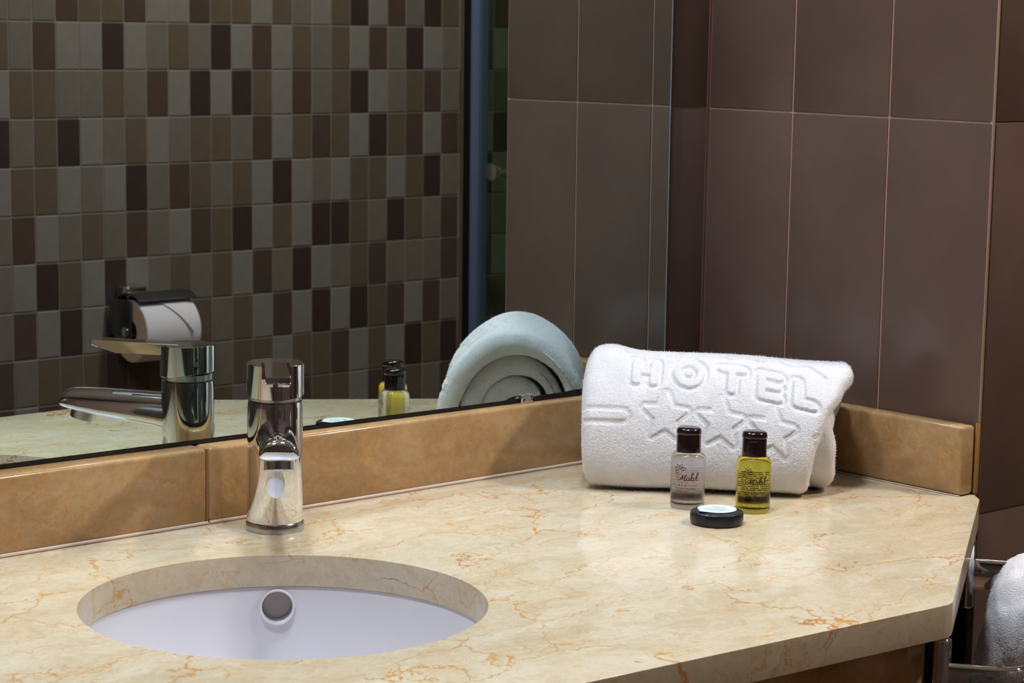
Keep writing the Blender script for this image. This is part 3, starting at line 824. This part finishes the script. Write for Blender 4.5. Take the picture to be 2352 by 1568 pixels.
def bottle(name, loc, face_ang, liquid, pr, lines, cap_turn, label, cat, rear=None, level=None):
    root = empty(name, loc, 0, label, cat, 'hotel toiletry bottles')
    R_ = 0.0155
    prof = [(0.0, 0.0012), (0.0128, 0.0006), (0.0140, 0.0002), (0.0150, 0.0012), (R_, 0.0035), (R_, 0.030), (R_, 0.0435), (0.0152, 0.0462), (0.0140, 0.0487), (0.0120, 0.0503), (0.0100, 0.0508), (0.0, 0.0508)]
    lathe_obj('body', prof, liquid, root, 72, 60)
    cap = empty('cap_mount', (0, 0, 0)); bpy.data.objects.remove(cap)
    c_ = lathe_obj('cap', [(0.0, 0.0509), (0.0106, 0.0509), (0.0110, 0.0513), (0.0109, 0.0655), (0.0105, 0.0662), (0.0, 0.0662)], 'cap_brown', root, 64, 35)
    lid = lathe_obj('lid', [(0.0, 0.0664), (0.0104, 0.0664), (0.0112, 0.0670), (0.0114, 0.0690), (0.0112, 0.0708), (0.0104, 0.0722), (0.0088, 0.0729), (0.0, 0.0730)], 'cap_brown', c_, 64, 60)
    n_ = box('thumb_notch', -0.0034, 0.0034, 0.0100, 0.0116, 0.0640, 0.0668, 'cap_brown', c_, bev=0.0008); n_.rotation_euler = (0, 0, cap_turn)
    RR = R_ + 0.00012
    S = []
    V, F = emblem(4.3 * mm); S.append(((V, F), (-7.6 * mm, 36.2 * mm)))
    V, F = script_malak(4.75 * mm); S.append(((V, F), (0.9 * mm, 27.0 * mm)))
    S.append((text_geo('HOTEL', 2.3 * mm, spacing=1.55), (-4.4 * mm, 24.2 * mm)))
    for dx in (-8.0, -5.0, -2.0): S.append((star_geo(0, 0, 1.05 * mm), (dx * mm, 22.4 * mm)))
    S.append((stroke_geo([(-16 * mm, 0), (-10.0 * mm, 0)], 0.28 * mm, smooth=False), (0, 22.4 * mm)))
    S.append((stroke_geo([(0.4 * mm, 0), (9.0 * mm, 0)], 0.28 * mm, smooth=False), (0, 22.4 * mm)))
    for (s, size, x, y) in lines: S.append((text_geo(s, size * mm, bold=0.00004), (x * mm, y * mm)))
    V, F = place(S)
    # local text x runs to the reader's right = increasing angle seen from outside
    subdiv_wrap('label_print', V, F, RR, face_ang, 0.0, pr, root)
    if rear:
        S = []; y = 33.5
        r2 = random.Random(4)
        while y > 14:
            x = -15.5
            while x < 15.0:
                l = r2.uniform(0.8, 3.6); S.append((stroke_geo([(x * mm, 0), (min(x + l, 15.5) * mm, 0)], rear[1] * mm, smooth=False), (0, y * mm))); x += l + r2.uniform(0.35, 0.7)
            y -= 1.75
        V, F = place(S); subdiv_wrap('fine_print', V, F, RR, face_ang + PI, 0.0, rear[0], root)
    return root
def facing(loc): return math.atan2(-1.5927 - loc[1], -1.7111 - loc[0])
B1 = (-0.2537, -0.2241, ZC); B2 = (-0.2202, -0.2729, ZC)
addr = [('Rue Cherifi, Place Mellilia,', 1.85, -2.0, 19.0), ('Hassan, Rabat', 1.95, -4.6, 16.5), ('05.37.20.09.01', 1.95, -4.6, 14.0)]
bottle('shampoo_bottle', B1, facing(B1), 'clear_gel', 'print_maroon', addr + [('Shampooing & Conditionneur Soyeux', 1.95, -5.0, 9.0), ('Silky Shampoo & Conditioner', 1.95, -5.5, 5.6)], facing(B1) + PI * 0.6,
       'small clear shampoo bottle with dark brown cap and maroon print', 'bottle', rear=('print_pale', 0.45))
bottle('shower_gel_bottle', B2, facing(B2) + 0.17, 'yellow_gel', 'print_dark', addr + [('Gel Douche Rafraichissant', 2.0, -4.4, 9.6), ('Refreshing Shower Gel', 2.0, -4.4, 6.0)], facing(B2) - PI / 2,
       'small yellow shower gel bottle with dark brown cap', 'bottle', rear=('print_dark', 0.75))

# ------------------------------------------------------------------ wrapped soap
soap = empty('soap_puck', (-0.2825, -0.2870, ZC), 0, 'round soap in pleated black wrapper with white sticker, before the bottles', 'soap')
SR, SH = 0.0233, 0.0168
bm = bmesh.new(); seg = 160; rings = []
r1 = random.Random(11); ple = [r1.uniform(-1, 1) for _ in range(40)]
def pleat(a, k=1.0):
    x = a / (2 * PI) * 40; i = int(x) % 40; f_ = x - int(x); return k * (ple[i] * (1 - f_) + ple[(i + 1) % 40] * f_ if f_ < 0.8 else ple[(i + 1) % 40])
for r_, z_, k in ((0.0, 0.0003, 0), (0.0212, 0.0003, 0.1), (0.0224, 0.0012, 0.4), (SR, 0.006, 0.6), (SR + 0.0001, 0.0115, 0.6), (0.0226, 0.0146, 0.5), (0.0212, 0.0160, 0.7), (0.0190, 0.0166, 0.9), (0.0160, 0.0168, 0.2), (0.0, 0.0170, 0)):
    rings.append([bm.verts.new((max(r_ + pleat(2 * PI * i / seg, k) * 0.0007, 0) * math.cos(2 * PI * i / seg), max(r_ + pleat(2 * PI * i / seg, k) * 0.0007, 0) * math.sin(2 * PI * i / seg), z_ + (pleat(2 * PI * i / seg + 1, k) * 0.0005 if z_ > 0.013 else 0))) for i in range(seg)])
for A, B in zip(rings, rings[1:]):
    for i in range(seg): bm.faces.new((A[i], A[(i + 1) % seg], B[(i + 1) % seg], B[i]))
bmesh.ops.remove_doubles(bm, verts=bm.verts[:], dist=1e-6)
wr_ = bm_obj('wrapper', bm, 'soap_wrap', soap, 28); wr_.scale = (1, 1, 0.72)
stk = lathe_obj('sticker', [(0.0, 0.01745), (0.0170, 0.01745), (0.0170, 0.0176), (0.0, 0.0177)], 'label_white', soap, 48)
stk.location = (0.0010, 0.0008, 0); stk.scale = (1, 1, 0.72)
S = [(text_geo('MALAK', 4.2 * mm), (0, 5.2 * mm)), (text_geo('HOTEL', 2.2 * mm), (0, 2.4 * mm))]
r2 = random.Random(9)
for y, hw in ((-0.5, 11), (-3.2, 11.5), (-5.9, 9.5), (-8.4, 7)):
    x = -hw
    while x < hw:
        l = r2.uniform(1.2, 4); S.append((stroke_geo([(x * mm, 0), (min(x + l, hw) * mm, 0)], 0.55 * mm, smooth=False), (0, y * mm))); x += l + 0.7
V, F = place(S)
pr = mesh_obj('sticker_print', [(x, y, 0.0178) for x, y, z in V], F, 'print_grey', stk)
pr.rotation_euler = (0, 0, facing((-0.2825, -0.287)) + PI / 2 - 0.25)
# lifted corner of the sticker
vdir = facing((-0.2825, -0.287)) - 0.75
bm = bmesh.new(); n = 8; prev = None
for i in range(n + 1):
    t_ = i / n; r_ = 0.0150 + 0.0062 * t_; z_ = 0.0177 + 0.0010 * t_ * t_
    rw = []
    for j in range(5):
        a = vdir + (j / 4 - .5) * (0.62 - 0.35 * t_); rw.append((bm.verts.new((r_ * math.cos(a), r_ * math.sin(a), z_)), bm.verts.new((r_ * math.cos(a), r_ * math.sin(a), z_ - 0.00015))))
    if prev:
        for j in range(4):
            bm.faces.new((prev[j][0], prev[j + 1][0], rw[j + 1][0], rw[j][0])); bm.faces.new((prev[j][1], rw[j][1], rw[j + 1][1], prev[j + 1][1]))
        for j in (0, 4): bm.faces.new((prev[j][0], rw[j][0], rw[j][1], prev[j][1]))
    prev = rw
for j in range(4): bm.faces.new((prev[j][0], prev[j + 1][0], prev[j + 1][1], prev[j][1]))
bm_obj('sticker_flap', bm, 'label_white', stk, 60)

# ------------------------------------------------------------------ towel holder and second towel at the lower right
ce = (Vector(P_END) - Vector(P_FRONT)).normalized(); cn = Vector((ce.y, -ce.x))
mp = Vector(P_FRONT) + ce * 0.006 - cn * 0.004 - Vector((0.004, 0))
rail = empty('towel_holder', (mp.x, mp.y, 0.70), 0, 'chrome towel bar with rounded post fixed to the cabinet side', 'towel bar')
def capsule(r, z0, z1):
    p = [(0.0, z0)]
    for k in range(1, 7): p.append((r * math.sin(k * PI / 12), z0 + r * 0.5 * (1 - math.cos(k * PI / 12))))
    for k in range(6, -1, -1): p.append((r * math.sin(k * PI / 12), z1 - r * 0.5 * (1 - math.cos(k * PI / 12))))
    return p
DF = 0.355                  # distance between the two posts
for k in (0.0, DF):
    po = lathe_obj('post', capsule(0.0068, 0.066, 0.1335), 'chrome', rail, 32, 60); po.location = (ce.x * k, ce.y * k, 0)
def band(name, path, hgt, thick, z, mat, parent):
    P = [Vector(p) for p in path]; bm = bmesh.new(); rows = []
    for i, p in enumerate(P):
        t = (P[min(i + 1, len(P) - 1)] - P[max(i - 1, 0)]).normalized(); n_ = Vector((t.y, -t.x))
        e = thick * 0.35; sec = [(-thick / 2, -hgt / 2 + e), (-thick / 2 + e, -hgt / 2), (thick / 2 - e, -hgt / 2), (thick / 2, -hgt / 2 + e), (thick / 2, hgt / 2 - e), (thick / 2 - e, hgt / 2), (-thick / 2 + e, hgt / 2), (-thick / 2, hgt / 2 - e)]
        rows.append([bm.verts.new((p.x + n_.x * a, p.y + n_.y * a, z + b)) for a, b in sec])
    for A, B in zip(rows, rows[1:]):
        for k in range(8): bm.faces.new((A[k], A[(k + 1) % 8], B[(k + 1) % 8], B[k]))
    bm.faces.new(rows[0]); bm.faces.new(rows[-1][::-1])
    return bm_obj(name, bm, mat, parent, 50)
OUT = 0.065
def corner(p, d0, d1, r, n=7):
    return [p - d0 * r * (1 - k / n) ** 2 + d1 * r * (k / n) ** 2 for k in range(n + 1)]
pp = [cn * 0.003, cn * 0.02] + corner(cn * OUT, cn, ce, 0.026) + [cn * OUT + ce * (DF * 0.3), cn * OUT + ce * (DF * 0.6)] + corner(cn * OUT + ce * DF, ce, -cn, 0.026) + [cn * 0.02 + ce * DF, cn * 0.003 + ce * DF]
band('bar', pp, 0.029, 0.007, 0.0985, 'chrome', rail)

def hung_towel():
    """folded towel over the bar: thick inverted U with a narrow hollow, near end facing the camera"""
    hwd, hgt = 0.031, 0.118
    outer = [(-0.040, 0.0), (-0.0375, 0.03), (-0.034, 0.06), (-0.0295, 0.09), (-0.022, 0.108), (-0.010, 0.1165), (0.004, 0.118), (0.017, 0.113), (0.027, 0.100), (0.033, 0.075), (0.036, 0.04), (0.038, 0.0)]
    inner = [(0.022, 0.002), (0.018, 0.007), (0.010, 0.0105), (0.0, 0.0115), (-0.010, 0.0102), (-0.018, 0.0065), (-0.022, 0.002)]
    o_ = catmull(outer, 8); i_ = catmull(inner, 5)
    # loops of equal count
    def resample(P, n):
        P = np.array(P); s = np.concatenate([[0], np.cumsum(np.hypot(*np.diff(P, axis=0).T))]); t = np.linspace(0, s[-1], n); return np.stack([np.interp(t, s, P[:, 0]), np.interp(t, s, P[:, 1])], -1)
    n = 110; O = resample(o_, n); I = resample(i_[::-1], n)
    L_ = 0.085; rows = []
    # cross rows: inner surface -> near end face -> outer surface, swept front to back
    secs = []
    for k in range(34):      # near end face, from the hollow out to the outline
        t_ = k / 33; bul = -0.010 * math.sin(PI * min(t_ * 1.0, 1)) ** 0.8 + 0.012 * t_ ** 4
        secs.append((I * (1 - t_) + O * t_, bul))
    for k in range(1, 60): secs.append((O, 0.012 + L_ * k / 59))
    ins = [(I, L_ * k / 8) for k in range(8, 0, -1)]
    allr = ins + secs
    V = []
    for P, e in allr:
        for s_, z_ in P:
            V.append((s_, e, z_))
    V = np.array(V); nz_ = fbm(V[:, 0], V[:, 1], V[:, 2], [(60, 0.0012), (140, 0.001), (420, 0.0006)], 21)
    rad = np.stack([V[:, 0], np.zeros(len(V)), V[:, 2] - 0.05], -1); rad /= np.linalg.norm(rad, axis=1)[:, None] + 1e-9
    V = V + rad * nz_[:, None] + np.random.default_rng(3).normal(size=V.shape) * 0.00025
    F = []
    for r in range(len(allr) - 1):
        for j in range(n - 1): F.append((r * n + j, r * n + j + 1, (r + 1) * n + j + 1, (r + 1) * n + j))
    _b = mp + ce * 0.262 + cn * OUT; base = Vector((_b.x, _b.y, 0.7220))
    W = [(base.x + cn.x * s_ * 1.32 + ce.x * e, base.y + cn.y * s_ * 1.32 + ce.y * e, base.z + z_ * 0.84) for s_, e, z_ in V]
    o = mesh_obj('hung_towel', W, F, 'terry', None, 180)
    bm = bmesh.new(); bm.from_mesh(o.data); bmesh.ops.recalc_face_normals(bm, faces=bm.faces[:]); bm.to_mesh(o.data); bm.free()
    return tag(o, 'white terry towel folded over the chrome bar at the lower right', 'towel', 'white terry towels')
pile(hung_towel(), 16000, 0.0011, 33, 0.70)

# ------------------------------------------------------------------ things on the far side of the room (seen in the mirror)
def wall_point(x, off, z): # point off metres in front of the mosaic wall
    return (x + math.sin(FA) * off, wall_y(x) + math.cos(FA) * off, z)
hold = empty('toilet_roll_holder', wall_point(0.408, 0.0, 0.732), -FA, 'chrome toilet roll holder with a curved lid on the mosaic wall', 'roll holder')
bm_obj('wall_mount', box_bm(-0.050, -0.006, 0.0005, 0.040, 0.062, 0.098, bev=0.006, seg=3), 'chrome', hold, 40)
RC = (0.066, 0.022)         # roll axis: distance from the wall, height above the empty
def lid():
    bm = bmesh.new(); prev = None; n = 18
    for i in range(n + 1):
        a = math.radians(150 - 92 * i / n); r_ = 0.066
        y, z = RC[0] + r_ * math.cos(a), RC[1] + r_ * math.sin(a)
        y2, z2 = RC[0] + (r_ + 0.002) * math.cos(a), RC[1] + (r_ + 0.002) * math.sin(a)
        row = [bm.verts.new((x, yy, zz)) for x, yy, zz in ((-0.066, y, z), (0.056, y, z), (0.056, y2, z2), (-0.066, y2, z2))]
        if prev:
            for k in range(4): bm.faces.new((prev[k], prev[(k + 1) % 4], row[(k + 1) % 4], row[k]))
        else: bm.faces.new(row)
        prev = row
    bm.faces.new(prev[::-1])
    return bm_obj('lid', bm, 'steel_dark', hold, 50)
lid()
bm_obj('side_arm', box_bm(-0.070, -0.065, 0.010, 0.080, 0.012, 0.078, bev=0.002), 'steel_dark', hold, 40)
bm_obj('spindle', tube_bm([(-0.073, RC[0], RC[1]), (0.0, RC[0], RC[1]), (0.058, RC[0], RC[1])], 0.0085, 24), 'chrome', hold, 50)
rp = Vector(hold.location)
roll = empty('toilet_roll', wall_point(0.408, RC[0], 0.732 + RC[1]), -FA, 'white toilet paper roll with a folded loose end in the holder', 'toilet roll')
def xl(name, prof, mat, parent, seg=56):
    o = lathe_obj(name, prof, mat, parent, seg); o.rotation_euler = (0, PI / 2, 0); return o
xl('paper', [(0.021, -0.060), (0.054, -0.060), (0.0553, -0.0585), (0.0553, 0.0505), (0.054, 0.052), (0.021, 0.052)], 'paper', roll)
xl('roll_end', [(0.0205, -0.0606), (0.0538, -0.0606), (0.0538, -0.0599), (0.0205, -0.0599)], 'paper_warm_lit', roll)
xl('core', [(0.0185, -0.0595), (0.0210, -0.0595), (0.0210, 0.0515), (0.0185, 0.0515)], 'card', roll)
# loose end folded to a point
bm = bmesh.new()
def onroll(x, deg, lift=0.0012): a = math.radians(deg); return (x, (0.0553 + lift) * math.cos(a), (0.0553 + lift) * math.sin(a))
rowsp = []
for i in range(15):
    t_ = i / 14; deg = 92 - 92 * t_
    x0 = -0.040 + 0.072 * t_ ; x1 = 0.042 - 0.008 * t_
    if x1 < x0 + 0.001: x1 = x0 + 0.001
    rowsp.append([bm.verts.new(onroll(x0 + (x1 - x0) * j / 4, deg, 0.0012 + 0.003 * t_)) for j in range(5)] + [bm.verts.new(onroll(x0 + (x1 - x0) * j / 4, deg, 0.0006 + 0.003 * t_)) for j in range(4, -1, -1)])
for A, B in zip(rowsp, rowsp[1:]):
    for k in range(10): bm.faces.new((A[k], A[(k + 1) % 10], B[(k + 1) % 10], B[k]))
bm.faces.new(rowsp[0]); bm.faces.new(rowsp[-1][::-1])
bm_obj('loose_end', bm, 'paper', roll, 60)

# shower screen: wall profile, pane and knob
GX = 1.192
scr = empty('shower_screen', (GX, wall_y(GX) + 0.6, 0.08), 0, 'greenish glass shower screen with blue-grey profile and chrome knob', 'shower screen')
yw = wall_y(GX) - scr.location.y
box('wall_profile', -0.017, 0.020, yw + 0.001, yw + 0.030, 0.0, 1.95, 'alu_blue', scr, bev=0.002)
box('profile_seal', -0.022, -0.0172, yw + 0.001, yw + 0.020, 0.0, 1.95, 'mirror_black', scr)
box('pane', -0.004, 0.004, yw + 0.020, yw + 1.35, 0.0, 1.95, 'shower_glass', scr, bev=0.001)
ky = -1.782 - scr.location.y; kz = 1.014 - 0.08
kn = oriented([(0.0, 0.0), (0.0095, 0.0), (0.0095, 0.044), (0.0165, 0.046), (0.0178, 0.050), (0.0172, 0.056), (0.0, 0.057)], 'chrome', 'knob', scr, (-0.004, ky, kz), (-1, 0, 0), 32)
structure(box('trim_4', 1.1632, 1.1690, wall_y(1.166), wall_y(1.166) + 0.004, 0, CEIL, 'mosaic_T'))

# ------------------------------------------------------------------ ceiling lamps
for i, (x, y, r_, s_) in enumerate(LAMPS):
    lab = ['round white ceiling lamp above the basin', 'round white ceiling lamp above the left part of the counter', 'round white ceiling lamp over the middle of the room'][i]
    lp = empty('ceiling_lamp', (x, y, CEIL - 0.012), 0, lab, 'lamp', 'ceiling lamps')
    lathe_obj('rim', [(r_, 0.0), (r_ + 0.012, 0.002), (r_ + 0.014, 0.0118), (r_, 0.0118)], 'lamp_rim', lp, 48, 40, close=True)
    lathe_obj('diffuser', [(0.0, 0.002), (r_ - 0.001, 0.002), (r_ - 0.001, 0.006), (0.0, 0.006)], 'lamp_%d' % i, lp, 48, 40)
